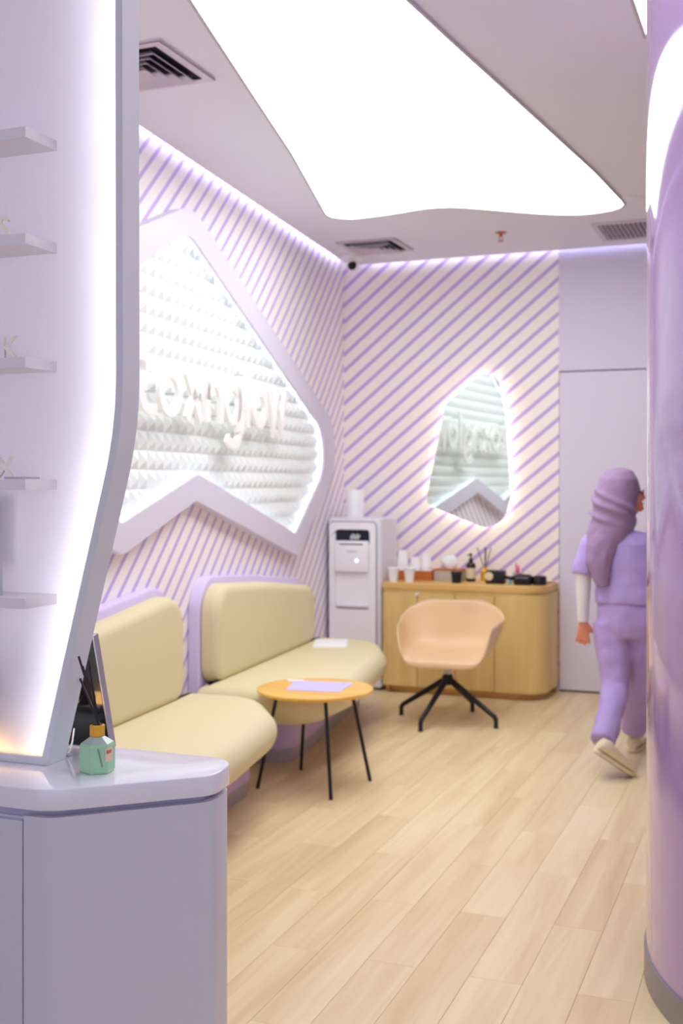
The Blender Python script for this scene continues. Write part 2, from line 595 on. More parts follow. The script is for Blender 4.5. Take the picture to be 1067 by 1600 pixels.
# cove strips lying on the ceiling's edge
def cove(name, label, a, b, n):
    """strip from a to b (plan), its lit side facing n."""
    t = thing(name, label, 'light')
    a, b, n = Vector(a), Vector(b), Vector(n).normalized()
    z0, z1 = CEIL + 0.052, CEIL + 0.10
    q = [a, b, b - n * 0.03, a - n * 0.03]
    v, f = prism([(p.x, p.y) for p in q], z0, z1)
    link('strip_housing', v, f, M['white_plastic'], t)
    e = 0.001
    v = [(*(a + n * e), z0 + 0.005), (*(b + n * e), z0 + 0.005), (*(b + n * e), z1 - 0.005), (*(a + n * e), z1 - 0.005)]
    link('strip_diffuser', v, [(0, 1, 2, 3)], M['light_cove'], t)
cove('cove_light', 'LED strip glowing in the ceiling gap along the left wall', wl(-7, g + 0.02), wl(-0.12, g + 0.02), (-math.cos(SK), -math.sin(SK)))
cove('cove_light', 'LED strip glowing in the ceiling gap above the mirror wall and door', (lx + 0.12, yb - 0.02), (2.6, yb - 0.02), (0, 1))

# ------------------------------------------------------------------ ceiling fittings
lp = [(-1.62, 2.55, .25), (-1.80, 3.3, .3), (-2.0, 4.16, .5), (-2.17, 4.90, .6), (-2.53, 6.28, .16), (-2.12, 6.22, .5), (-1.80, 6.13, .6),
      (-1.34, 6.52, .8), (-1.10, 6.66, .4), (-0.84, 6.56, .16), (-0.90, 5.75, .8), (-1.03, 4.54, 1.5), (-1.10, 3.9, 1.5), (-1.16, 3.3, .5), (-1.22, 2.55, .25)]
lo = resample(round_poly(lp, 8), 140)
t = thing('ceiling_light', 'large glowing white ceiling panel with a wavy far edge', 'light')
v, f = prism(lo, CEIL - 0.006, CEIL - 0.001); link('membrane', v, f, M['light_ceil'], t)
v, f = ring_solid(inset(lo, -0.012), lo, CEIL - 0.009, CEIL - 0.001, lambda x, y, h: (x, y, h)); link('trim_ring', v, f, M['trim_grey'], t)
lo2 = resample(round_poly([(-0.47, 2.7, .1), (-0.455, 4.13, .04), (0.3, 3.9, .2), (1.3, 2.6, .3), (0.6, 1.4, .3)], 8), 80)
t = thing('ceiling_light', 'narrow tip of a second glowing ceiling panel beside the glossy pillar', 'light')
v, f = prism(lo2, CEIL - 0.006, CEIL - 0.001); link('membrane', v, f, M['light_ceil'], t)
v, f = ring_solid(inset(lo2, -0.012), lo2, CEIL - 0.009, CEIL - 0.001, lambda x, y, h: (x, y, h)); link('trim_ring', v, f, M['trim_grey'], t)

def diffuser(label, x, y, w):
    t = thing('ceiling_vent', label, 'vent', (x, y, CEIL), 0)
    h = w / 2
    MB().box(-h + .02, h - .02, -h + .02, h - .02, -0.004, -0.001).build('duct_shade_plate', M['vent_dark'], t)  # flat black plate painted as the shade behind the louvres, no real hole
    def sq(a, b, za, zb, zc=None):
        """sloping square ring from half width a (height za) to half width b (height zb)."""
        v = []
        for q, z in ((a, za), (b, zb), (b, zb + 0.003), (a, za + 0.003)):
            v += [(-q, -q, z), (q, -q, z), (q, q, z), (-q, q, z)]
        f = []
        for i in range(4):
            j = (i + 1) % 4
            for k in range(4):
                k2 = (k + 1) % 4
                f.append((i * 4 + k, i * 4 + k2, j * 4 + k2, j * 4 + k))
        return v, f
    v, f = sq(h, h - 0.035, -0.012, -0.012); link('vent_frame', v, f, M['vent_white'], t)
    v, f = sq(h, h - 0.001, -0.012, -0.001); link('vent_rim', v, f, M['vent_white'], t)
    for k in range(4):
        a = (h - 0.055) * (1 - k * 0.235)
        v, f = sq(a, a - 0.024, -0.030, -0.008); link('louvre', v, f, M['vent_white'], t)
    return t
diffuser('square ceiling air vent nearest the camera, above the lightbox', -2.26, 3.69, 0.42)
d = diffuser('square ceiling air vent in the corner above the water dispenser', -2.52, 7.035, 0.40)
MB().tube([(0.03, 0.06, -0.01), (0.03, 0.06, -0.06)], 0.004, 6).build('ribbon', M['paper_white'], d)
t = thing('ceiling_grille', 'rectangular slatted air grille above the door', 'vent', (-0.88, 7.15, CEIL))
MB().box(-.19, .25, -.22, .22, -.004, -.001).build('duct_shade_plate', M['vent_dark'], t)  # black sheet gives the shade between the slats, ceiling is uncut here
mb = MB()
for a in ((-.22, .28, -.25, -.215), (-.22, .28, .215, .25), (-.22, -.185, -.215, .215), (.245, .28, -.215, .215)):
    mb.box(*a, -.012, -.001)
mb.build('grille_frame', M['vent_white'], t)
for k in range(16):
    x = -.175 + k * 0.0272
    v = [(x, -.215, -.016), (x + .010, -.215, -.003), (x + .013, -.215, -.003), (x + .003, -.215, -.016)]
    v += [(a, .215, c) for a, b, c in v]
    link('slat', v, [(0, 1, 2, 3), (7, 6, 5, 4), (0, 4, 5, 1), (1, 5, 6, 2), (2, 6, 7, 3), (3, 7, 4, 0)], M['vent_white'], t)
t = thing('fire_sprinkler', 'small brass fire sprinkler hanging from the ceiling', 'sprinkler', (-1.66, 6.95, CEIL))
MB().lathe([(0.036, 0), (0.036, -.004), (0.018, -.010), (0.012, -.012)], 20).build('escutcheon', M['brass'], t, 40)
mb = MB().lathe([(0.011, -.010), (0.011, -.028)], 12)
for s in (-1, 1): mb.tube([(s * .008, 0, -.024), (s * .013, 0, -.038), (s * .004, 0, -.054)], 0.003, 6)
mb.build('frame_arms', M['brass'], t, 40)
MB().lathe([(0.014, -.053), (0.016, -.056), (0.014, -.058)], 14).build('deflector', M['brass'], t, 40)
t = thing('ceiling_disc', 'faint flat round white disc on the ceiling right of the glowing panel', 'detector', (-0.79, 6.38, CEIL))
MB().lathe([(0.06, 0), (0.06, -.003), (0.056, -.005)], 28).build('disc', M['ceiling'], t, 40)  # thin round disc in the same paint as the ceiling
t = thing('security_camera', 'white ceiling security camera with a black lens in the corner', 'camera', (-2.78, 7.30, CEIL))
MB().lathe([(0.075, 0), (0.075, -.02), (0.062, -.032), (0.05, -.034)], 28).build('mount', M['white_plastic'], t, 40)
MB().ball((0, 0, -.062), .046, .046, .046).build('ball', M['white_plastic'], t, 60)
v = MB().ball((0, 0, 0), .030, .014, .036)
v.build('lens', M['black_plastic'], t, 60, loc=(.012, -.038, -.072), rot=(R(-18), 0, R(14)))

# ------------------------------------------------------------------ niche on the left wall (local x = off the wall, y = along it)
def wallmap(s, z, h): return (h, s, z)
N_OUT = [(-2.845, 2.745, .34), (-.11, 1.685, .26), (-1.233, .952, .07), (-2.785, 1.316, .10), (-3.558, 1.093, .14), (-4.45, 1.42, .3), (-4.35, 2.13, .3)]
N_IN = [(-2.882, 2.612, .26), (-.41, 1.642, .22), (-1.259, 1.089, .05), (-2.76, 1.444, .10), (-3.558, 1.229, .06), (-4.25, 1.47, .2), (-4.18, 1.955, .2)]
no = round_poly(N_OUT, 12); ni = round_poly(N_IN, 12)
niche = thing('wall_niche', 'large angular lilac-white framed niche of glowing pyramid relief on the left wall', 'wall decoration', (CX, CY, 0), SK)
F0, F1 = 0.042, 0.060
v, f = ring_solid(no, ni, F0, F1, wallmap)
link('frame', v, f, M['frame_white'], niche, 30)
v, f = ring_solid(no, inset(no, 0.02), 0.0, F0, wallmap); link('frame_side', v, f, M['frame_white'], niche, 30)
v, f = prism(inset(no, 0.022), 0.0, 0.004, mapf=wallmap); link('backboard', v, f, M['pyramid'], niche)
strip = inset(ni, -0.045)
v, f = ring_solid(strip, inset(strip, 0.004), 0.012, 0.034, wallmap); link('led_strip', v, f, M['light_niche'], niche)
# the relief: one square pyramid per cell
def inside(x, y, o):
    c = False; n = len(o)
    for i in range(n):
        x0, y0 = o[i - 1]; x1, y1 = o[i]
        if (y0 > y) != (y1 > y) and x < (x1 - x0) * (y - y0) / (y1 - y0) + x0: c = not c
    return c
PP = 0.088
pv = [(0, -PP / 2, -PP / 2), (0, PP / 2, -PP / 2), (0, PP / 2, PP / 2), (0, -PP / 2, PP / 2), (0.022, 0, 0)]
pf = [(0, 1, 4), (1, 2, 4), (2, 3, 4), (3, 0, 4)]
cells = []
edge = inset(ni, -0.02)
for i in range(60):
    for j in range(20):
        y = -4.36 + PP * (i + .5); z = 1.02 + PP * (j + .5)
        k = sum(inside(y + a * PP / 2.2, z + b * PP / 2.2, edge) for a in (-1, 1) for b in (-1, 1))
        if k == 4: cells.append((y, z, 4))
        elif k > 0: cells.append((y, z, k))
cells.sort(key=lambda c: (c[2] < 4, c[0] < -3.65, c[0]))
big = [c for c in cells if c[2] == 4 and c[0] > -3.70][:300]
rest = [c for c in cells if c not in big]
pm = None
for y, z, k in big:
    if pm is None:
        o = link('pyramid', pv, pf, M['pyramid'], niche); pm = o.data
    else:
        o = bpy.data.objects.new('pyramid', pm); COL.objects.link(o); o.parent = niche
    o.location = (0.004, y, z)
mb = MB()
for y, z, k in rest:
    mb.add([(a + 0.004, b + y, c + z) for a, b, c in pv], pf)
o = mb.build('pyramid_relief', M['pyramid'], niche); o['kind'] = 'stuff'

# raised lettering in front of the relief
def text_mesh(ch, size, depth, bold, name, m, parent, loc, rot, bevel=0.0, sx=1.0):
    cu = bpy.data.curves.new('t', 'FONT')
    cu.body = ch; cu.size = size; cu.extrude = depth / 2; cu.offset = bold; cu.bevel_depth = bevel
    cu.resolution_u = 6
    tmp = bpy.data.objects.new('t', cu); COL.objects.link(tmp)
    dg = bpy.context.evaluated_depsgraph_get(); dg.update()
    me = bpy.data.meshes.new_from_object(tmp.evaluated_get(dg))
    COL.objects.unlink(tmp); bpy.data.objects.remove(tmp); bpy.data.curves.remove(cu)
    for q in me.vertices: q.co.x *= sx
    me.name = name; me.materials.clear(); me.materials.append(m)
    o = bpy.data.objects.new(name, me); COL.objects.link(o)
    if parent: o.parent = parent
    o.location = loc; o.rotation_euler = rot
    xs = [q.co.x for q in me.vertices]
    return o, min(xs), max(xs)
sign = thing('wall_lettering', 'white raised shop-name letters mounted over the pyramid relief', 'sign', (CX, CY, 0), SK)
spans = [('t', -3.53, -3.32), ('o', -3.30, -3.05), ('x', -3.02, -2.80), ('n', -2.77, -2.55), ('g', -2.53, -2.29), ('l', -2.25, -2.16), ('o', -2.13, -1.90), ('w', -1.88, -1.57)]
TW = 0.050
def ribbon(mb, pts, closed=False, w=TW, h0=-.010, h1=.010):
    """flat bar of width w that follows a 2D line, with thickness."""
    n = len(pts); L = []; Rr_ = []
    for i in range(n):
        p = Vector(pts[i])
        q0 = Vector(pts[i - 1]) if (i or closed) else None
        q1 = Vector(pts[(i + 1) % n]) if (i < n - 1 or closed) else None
        d0 = (p - q0).normalized() if q0 is not None else None
        d1 = (q1 - p).normalized() if q1 is not None else None
        d = (d0 + d1).normalized() if d0 is not None and d1 is not None else (d0 or d1)
        k = 1 / max(.5, d.dot(d1 or d0))
        nn = Vector((-d.y, d.x)) * (w / 2 * k)
        L.append(p + nn); Rr_.append(p - nn)
    v = []
    for i in range(n):
        v += [(*L[i], h0), (*Rr_[i], h0), (*Rr_[i], h1), (*L[i], h1)]
    f = []
    for i in range(n if closed else n - 1):
        a_, b_ = i * 4, ((i + 1) % n) * 4
        for k in range(4):
            k2 = (k + 1) % 4
            f.append((a_ + k, a_ + k2, b_ + k2, b_ + k))
    if not closed: f += [(3, 2, 1, 0), tuple((n - 1) * 4 + k for k in range(4))]
    mb.add(v, f)
def arc(cx, cy, rx, ry, a0, a1, n=14):
    return [(cx + rx * math.cos(R(a0 + (a1 - a0) * k / n)), cy + ry * math.sin(R(a0 + (a1 - a0) * k / n))) for k in range(n + 1)]
XH = .228
for ch, y0, y1 in spans:
    w = y1 - y0; t = TW / 2; mb = MB()
    if ch in 'og':
        ribbon(mb, arc(w / 2, XH / 2, w / 2 - t, XH / 2 - t, 0, 345, 23), True)
    if ch == 'g':
        ribbon(mb, [(w - t, XH)] + [(w - t, -.035)] + arc(w / 2, -.035, w / 2 - t, .062, 0, -150, 12))
    if ch == 't':
        ribbon(mb, [(.06, .330)] + [(.06, .10)] + arc(.135, .10, .075, .075, 180, 270, 8) + [(w, .025)])
        ribbon(mb, [(.0, XH - .02), (w - .03, XH - .02)], w=.042)
    if ch == 'l':
        ribbon(mb, [(w / 2, .335), (w / 2, 0)])
    if ch == 'x':
        ribbon(mb, [(t, 0), (w - t, XH)]); ribbon(mb, [(t, XH), (w - t, 0)])
    if ch == 'n':
        ribbon(mb, [(t, 0), (t, XH)]); ribbon(mb, arc(w / 2, .11, w / 2 - t, XH - .11 - t, 180, 0, 14) + [(w - t, 0)])
    if ch == 'w':
        ribbon(mb, [(t * .7, XH), (w * .28, .0), (w * .5, XH * .85), (w * .72, .0), (w - t * .7, XH)], w=.042)
    o = mb.build('letter', M['sign'], sign, 30, loc=(.098, y0, 1.70), rot=(R(90), 0, R(90)))
    for px_, py_ in {'o': ((t, XH / 2), (w - t, XH / 2)), 'g': ((t, XH / 2), (w - t, XH / 2)), 't': ((.06, .28), (.06, .12)), 'l': ((w / 2, .28), (w / 2, .05)), 'x': ((w / 2, XH / 2),), 'n': ((t, .04), (w - t, .04)), 'w': ((w * .28, .02), (w * .72, .02))}[ch]:
        MB().tube([(px_, py_, -.0105), (px_, py_, -.075)], .005, 6).build('pin', M['column_grey'], o)

# ------------------------------------------------------------------ halo mirror on the back wall
mo = round_poly([(-2.215, 1.955, .09), (-1.965, 2.155, .08), (-1.835, 2.135, .10), (-1.785, 1.85, .3), (-1.752, 1.30, .12), (-1.80, 1.145, .12), (-1.925, 1.088, .10), (-2.362, 1.255, .06)], 8)
mc = (-2.03, 1.62)
mm = thing('wall_mirror', 'backlit mirror of rounded irregular shape on the striped back wall', 'mirror', (mc[0], CY, mc[1]))
def mirmap(x, z, h): return (x - mc[0], -h, z - mc[1])
v, f = prism(mo, 0.046, 0.050, mapf=mirmap); link('mirror_glass', v, f, M['mirror'], mm)
v, f = prism(inset(mo, 0.004), 0.036, 0.0455, mapf=mirmap); link('back_panel', v, f, M['mirror_edge'], mm)
v, f = prism(inset(mo, 0.05), 0.0, 0.036, mapf=mirmap); link('mounting_box', v, f, M['white_plastic'], mm)
v, f = band(inset(mo, 0.044), 0.006, 0.030, mirmap); link('led_strip', v, f, M['light_mirror'], mm)

# ------------------------------------------------------------------ wall benches (local x out of the wall, y along it)
def bench(label, y0, y1, back, seat, shell, plinth, toe):
    b = thing('wall_bench', label, 'bench', (CX, CY, 0), SK)
    v, f = prism(round_poly(shell, 10), 0.004, 0.062, 0, 0.012, 3, mapf=wallmap); link('back_shell', v, f, M['lilac_board'], b, 40)
    v, f = prism(round_poly(back, 10), 0.064, 0.162, 0.01, 0.045, 6, mapf=wallmap); link('back_cushion', v, f, M['cream'], b, 40)
    v, f = prism(round_poly(seat, 14), 0.248, 0.424, 0.10, 0.075, 8); link('seat_cushion', v, f, M['cream'], b, 40)
    v, f = prism(round_poly(plinth, 10), 0.07, 0.262, 0, 0.004, 2); link('plinth', v, f, M['lilac_plinth'], b, 30)
    v, f = prism(inset(round_poly(plinth, 10), 0.012), 0.0, 0.07); link('toe_kick', v, f, M['toe_grey'], b, 30)
    return b
bench('cream wall bench at the back, behind the round table, with tall lilac back', 0, 0,
      [(-2.745, .415, .09), (-2.745, .905, .15), (-2.0, .855, .8), (-1.175, .765, .12), (-1.175, .415, .09)],
      [(.07, -2.87, .05), (.70, -2.88, .24), (.765, -2.35, .5), (.70, -1.5, .5), (.52, -0.99, .30), (.07, -0.97, .05)],
      [(-2.755, .02, .01), (-2.755, .945, .18), (-2.0, .893, .8), (-1.10, .80, .12), (-1.10, .02, .01)],
      [(.005, -2.57, .01), (.47, -2.57, .13), (.46, -2.2, .6), (.40, -.92, .08), (.005, -.92, .01)], None)
bench('cream wall bench at the front, behind the white counter, with lilac back edge', 0, 0,
      [(-5.4, .415, .08), (-5.4, .70, .1), (-3.9, .835, .8), (-3.13, .91, .16), (-3.13, .415, .09)],
      [(.07, -5.5, .05), (.73, -5.5, .1), (.735, -3.9, .6), (.69, -3.36, .35), (.47, -2.98, .28), (.07, -2.965, .05)],
      [(-5.5, .02, .01), (-5.5, .74, .1), (-3.9, .875, .8), (-3.06, .945, .18), (-3.12, .02, .01)],
      [(.005, -5.45, .01), (.47, -5.45, .05), (.47, -3.11, .03), (.005, -3.11, .01)], None)
# white folder lying on the far end of the back bench
fx, fy = wl(-1.32, .30)
v, f = prism(round_poly([(-.10, -.15, .008), (.10, -.15, .008), (.10, .15, .008), (-.10, .15, .008)], 3), 0, .012, 0, .002, 2)
o = link('folder', v, f, M['paper_white'], None, 30, loc=(fx, fy, .4245), rot=(0, 0, SK + .25)); tag(o, 'flat white folder lying on the far end of the back bench', 'folder')

# ------------------------------------------------------------------ round side table
tb = thing('side_table', 'round honey-wood side table on four thin black legs', 'table', (-2.045, 4.882, 0))
MB().lathe([(0.0, .428), (0.255, .428), (0.268, .436), (0.271, .441), (0.271, .446), (0.268, .449), (0.0, .449)], 56, cap=False).build('table_top', M['table_top'], tb, 30)
for x, y in ((-.218, -.164), (-.167, .219), (.167, -.217), (.217, .151)):
    MB().tube([(x, y, 0), (x * .66, y * .66, .43)], .0085, 10).build('leg', M['black_metal'], tb, 50)
o = link('leaflet', [(-.105, -.122, .0), (-.165, .127, .0), (.127, .16, .0), (.146, -.09, .0), (-.105, -.122, .0012), (-.165, .127, .0012), (.127, .16, .0012), (.146, -.09, .0012)],
         [(3, 2, 1, 0), (4, 5, 6, 7), (0, 1, 5, 4), (1, 2, 6, 5), (2, 3, 7, 6), (3, 0, 4, 7)], M['paper'], loc=(-2.045, 4.90, .4495))
tag(o, 'lilac printed leaflet lying on the round wooden table', 'paper')
v, f = prism(round_poly([(-.04, -.012, .006), (.04, -.012, .006), (.04, .012, .006), (-.04, .012, .006)], 4), 0, .006, 0, .002, 2)
o = link('paper_slip', v, f, M['paper_white'], loc=(-2.20, 5.01, .4495), rot=(0, 0, .35)); tag(o, 'small white slip on the back edge of the round table', 'paper')

# ------------------------------------------------------------------ peach swivel chair
ch = thing('swivel_chair', 'peach plastic tub chair on a black four-star base', 'chair', (-1.86, 6.457, 0))
seat_root = ch
def shell_pt(th, ph):
    """th: 0 front .. 180 back; ph: -90 seat centre .. 0 rim."""
    a = abs(th)
    def sm(x, lo, hi):
        t = min(1, max(0, (x - lo) / (hi - lo))); return t * t * (3 - 2 * t)
    h = -0.045 + 0.045 * sm(a, 36, 48) + 0.205 * sm(a, 44, 60) + 0.012 * sm(a, 72, 110) + 0.115 * sm(a, 112, 156)
    ca, sa = math.cos(R(th)), math.sin(R(th))
    n = 5.0
    W, Fd, Bd = 0.268, 0.25, 0.25
    d = Fd if ca > 0 else Bd
    Rr = (abs(ca / d) ** n + abs(sa / W) ** n) ** (-1 / n)
    e = 2 / 5.0
    c = math.cos(R(ph)) ** e; s_ = 1 - abs(math.sin(R(ph))) ** e
    if h < 0: s_ = s_ ** 2
    r = Rr * c
    z = h * s_
    k = max(0.0, h) * s_ ** 1.0
    r *= 1 + 0.14 * k
    r += 0.045 * sm(a, 92, 128) * (1 - sm(a, 148, 178)) * s_
    r += 0.014 * sm(a, 60, 90) * sm(ph, -14, 0)
    return (r * sa, r * ca, z)
NT, NP = 72, 18
v = [(0, 0, 0)]; f = []
for j in range(1, NP + 1):
    ph = -90 + 90 * (j / NP) ** 0.8
    for i in range(NT):
        v.append(shell_pt(-180 + 360 * i / NT, min(0, ph)))
for i in range(NT):
    f.append((0, 1 + i, 1 + (i + 1) % NT))
    for j in range(NP - 1):
        a = 1 + j * NT
        f.append((a + i, a + NT + i, a + NT + (i + 1) % NT, a + (i + 1) % NT))
o = link('seat_shell', v, f, M['peach'], ch, 80, loc=(0, 0, .385), rot=(0, 0, R(187)))
md = o.modifiers.new('s', 'SMOOTH'); md.iterations = 3; md.factor = .5
md = o.modifiers.new('t', 'SOLIDIFY'); md.thickness = .011; md.offset = 0
md = o.modifiers.new('u', 'SUBSURF'); md.levels = 1; md.render_levels = 1
baked(o)
for p in o.data.polygons: p.use_smooth = True
MB().lathe([(.075, .365), (.07, .372), (.03, .374)], 24).build('seat_plate', M['column_grey'], ch, 40)
MB().lathe([(.021, .27), (.021, .368)], 20).build('column', M['column_grey'], ch, 40)
MB().lathe([(.020, .215), (.030, .225), (.033, .262), (.026, .278)], 20).build('hub', M['black_metal'], ch, 40)
for x, y in ((-.312, .077), (-.066, -.321), (.310, -.084), (.063, .327)):
    MB().tube([(x * .06, y * .06, .245), (x * .9, y * .9, .078), (x * .97, y * .97, .064), (x, y, .046), (x, y, .008)], [.019, .014, .0135, .013, .0125], 12).build('leg', M['black_metal'], ch, 50)
    MB().lathe([(.013, 0), (.015, .004), (.013, .010)], 12, (x, y, 0)).build('glide', M['black_plastic'], ch, 50)

# ------------------------------------------------------------------ water dispenser
wd = thing('water_dispenser', 'tall white free-standing water dispenser beside the oak cabinet', 'water dispenser', (-2.745, 7.24, 0))
# local x across, y = 0 at the front face, +y to the wall
v, f = prism(round_poly([(-.195, .0, .025), (.195, .0, .025), (.195, .36, .03), (-.195, .36, .03)], 6), 0.02, 1.165, 0.004, 0.02, 4)
link('cabinet_body', v, f, M['grey_plastic'], wd, 40)
MB().box(-.17, .17, .03, .33, 0, .02).build('foot_plinth', M['seam_grey'], wd)
# front panel with the open alcove: a frame ring
fo = resample(round_poly([(-.175, .06, .01), (.16, .06, .01), (.16, 1.135, .03), (-.175, 1.135, .03)], 6), 120)
def frontmap(x, z, h): return (x, -h, z)
fi = resample(round_poly([(-.130, .545, .01), (.118, .545, .01), (.118, 1.085, .02), (-.130, 1.085, .02)], 6), 120)
v, f = ring_solid(fo, fi, .001, .018, frontmap); link('front_panel', v, f, M['white_plastic'], wd, 30)
v, f = prism(inset(fo, -.006), .0005, .006, mapf=frontmap); link('panel_seam', v, f, M['seam_grey'], wd)
v, f = prism(round_poly([(-.129, .99, .004), (.117, .99, .004), (.117, 1.084, .018), (-.129, 1.084, .018)], 5), .006, .008, mapf=frontmap); link('dark_alcove', v, f, M['dark_recess'], wd)
v, f = prism(round_poly([(-.129, .55, .004), (.117, .55, .004), (.117, .99, .004), (-.129, .99, .004)], 5), .006, .0075, mapf=frontmap); link('alcove_back', v, f, M['white_plastic'], wd)
hd = MB().box(-.125, .113, -.045, -.008, .80, 1.01, .010).build('tap_housing', M['white_plastic'], wd, 40)
MB().box(-.09, .08, -.047, -.044, .983, .990).build('slot', M['dark_recess'], hd)
MB().box(-.035, .035, -.0465, -.0445, .935, .940).build('print_line', M['seam_grey'], hd)
MB().lathe([(.011, 0), (.011, .002)], 16).build('indicator_light', M['indicator'], hd, loc=(.035, -.0445, .876), rot=(R(90), 0, 0))
for x in (-.035, 0):
    MB().lathe([(.006, 0), (.006, .001)], 12).build('touch_icon', M['grey_plastic'], hd, loc=(x, -.0445, .876), rot=(R(90), 0, 0))
MB().box(-.12, .108, -.030, -.008, .56, .575, .004).build('drip_tray', M['grey_plastic'], wd, 40)
mb = MB()
for k in range(5):
    mb.tube([(-.02 + k * .012, -.012, 1.02), (-.015 + k * .014, -.014, 1.04 + .006 * (k % 2)), (.0 + k * .012, -.013, 1.052 - .006 * (k % 3))], .008, 8)
mb.build('water_nozzle', M['clear'], wd, 60)
wc = thing('white_canister', 'white ribbed canister standing on top of the water dispenser', 'canister', (-2.80, 7.40, 1.165))
n = 48
mb = MB()
prof = [(.062, 0), (.064, .004), (.064, .178), (.060, .184), (.0, .184)]
mb.lathe(prof, n)
mb.build('canister_body', M['white_plastic'], wc, 40)
MB().lathe([(.058, .184), (.056, .189), (.0, .190)], 40).build('lid', M['white_plastic'], wc, 40)

# ------------------------------------------------------------------ oak cabinet
cb = thing('oak_cabinet', 'low oak cabinet with a rounded right end under the mirror', 'cabinet', (0, 0, 0))
out = round_poly([(-2.535, 7.22, .006), (-1.44, 7.22, .30), (-1.44, 7.674, .01), (-2.535, 7.674, .01)], 14)
v, f = prism(out, .690, .735, .003, .004, 3); link('cabinet_top', v, f, M['oak_top'], cb, 30)
body = inset(out, .030)
v, f = prism(inset(out, .012), .045, .672); link('carcass', v, f, M['oak'], cb, 30)
v, f = prism(inset(out, .008), .672, .690); link('shadow_gap', v, f, M['oak'], cb, 30)
v, f = prism(inset(out, .045), .0, .045); link('plinth', v, f, M['oak_top'], cb, 30)
for a, b in ((-2.53, -2.29), (-2.286, -2.03), (-2.026, -1.766)):
    d = MB().box(a + .001, b - .001, 7.216, 7.232, .048, .668, .0015).build('cabinet_door', M['oak'], cb)
cur_panel = [p for p in round_poly([(-1.762, 7.217, .0), (-1.437, 7.217, .30), (-1.437, 7.67, .0), (-1.45, 7.67, 0), (-1.45, 7.23, .288), (-1.762, 7.23, 0)], 14)]
v, f = prism(cur_panel, .048, .676); link('curved_end_panel', v, f, M['oak'], cb, 30)
MB().box(-2.300, -2.276, 7.209, 7.216, .655, .672, .002).build('latch', M['white_plastic'], cb)
CT = 0.7352
# paper cups
def cup(label, x, y, z, flip=False, n=1, group=None):
    t = thing('paper_cup', label, 'cup', (x, y, z), 0, group)
    prof = [(.0, .002), (.026, .002), (.027, 0), (.0385, .092), (.0395, .094), (.0385, .096), (.037, .094), (.026, .006), (.0, .006)]
    if flip: prof = [(r, .096 - q) for r, q in prof]
    MB().lathe(prof, 28, cap=False).build('cup_wall', M['paper_white'], t, 40)
    return t
cup('left white paper cup standing at the front of the oak cabinet', -2.475, 7.275, CT)
cup('right white paper cup standing at the front of the oak cabinet', -2.365, 7.285, CT)
# tray with stacks of upturned cups
tr = thing('wooden_tray', 'long reddish wooden tray behind the paper cups', 'tray', (-2.40, 7.47, CT))
MB().box(-.135, .150, -.055, .055, 0, .008).build('tray_floor', M['tray_wood'], tr)
for i, a in enumerate(((-.135, .150, -.055, -.045), (-.135, .150, .045, .055), (-.135, -.125, -.045, .045), (.140, .150, -.045, .045))):
    MB().box(*a, .008, .068, .0015).build('tray_side', M['tray_wood'], tr)
for i, (x, nst, lab) in enumerate(((-2.475, 5, 'tallest'), (-2.385, 3, 'middle'), (-2.303, 4, 'right-hand'))):
    for k in range(nst):
        top = k == nst - 1
        w = 'top' if top else 'bottom' if k == 0 else ('second' if k == 1 else 'third' if k == 2 else 'fourth') + ' from the bottom'
        cup('upturned white cup, %s of the %s stack in the tray' % (w, lab), x, 7.47, CT + .0085 + k * (.024 if i == 0 else .026), True, 1, 'paper cups stacked in the wooden tray')
# taupe tissue box with a wooden lid
tx = thing('tissue_box', 'taupe tissue box with a thin wooden lid', 'box', (-2.145, 7.50, CT))
MB().box(-.098, .098, -.055, .055, 0, .072, .003).build('box_body', M['box_grey'], tx, 40)
MB().box(-.102, .102, -.059, .059, .072, .082, .002).build('box_lid', M['tray_wood'], tx, 40)
v = []; f = []
NT2 = 16
for j in range(7):
    for i in range(NT2):
        a = 2 * PI * i / NT2
        rr = 1 + .12 * math.sin(3 * a + j) + .07 * math.sin(5 * a - j)
        w = (.030, .040, .047, .050, .049, .044, .030)[j]
        v.append((w * 1.1 * rr * math.cos(a), .6 * w * rr * math.sin(a), .082 + j * .0145 + .004 * math.sin(2 * a)))
for j in range(6):
    for i in range(NT2):
        k = (i + 1) % NT2
        f.append((j * NT2 + i, j * NT2 + k, (j + 1) * NT2 + k, (j + 1) * NT2 + i))
f.append([6 * NT2 + i for i in range(NT2)])
link('tissue', v, f, M['paper_white'], tx, 60)
# black tumbler
t = thing('black_tumbler', 'small black tumbler in front of the tissue box', 'cup', (-2.055, 7.345, CT))
MB().lathe([(0, .003), (.029, .003), (.030, 0), (.036, .066), (.037, .075), (.034, .075), (.028, .008), (0, .008)], 28, cap=False).build('cup_wall', M['black_plastic'], t, 40)
MB().lathe([(.0355, .058), (.038, .060), (.038, .074), (.0365, .076)], 28).build('rim_band', M['black_metal'], t, 40)
# pump bottle
t = thing('pump_bottle', 'dark amber pump bottle with a cream label', 'bottle', (-1.995, 7.49, CT))
MB().lathe([(.030, 0), (.033, .004), (.033, .105), (.028, .122), (.013, .132), (.012, .142)], 28).build('bottle_glass', M['amber_glass'], t, 40)
MB().lathe([(.0335, .022), (.0335, .092)], 28, cap=False).build('paper_label', M['cream_label'], t, 40)
MB().lathe([(.015, .140), (.015, .154), (.006, .156), (.005, .174), (.010, .176), (.010, .188), (.004, .190)], 16).tube([(0, 0, .183), (-.012, -.026, .181), (-.013, -.030, .174)], .004, 8).build('pump_head', M['black_plastic'], t, 40)
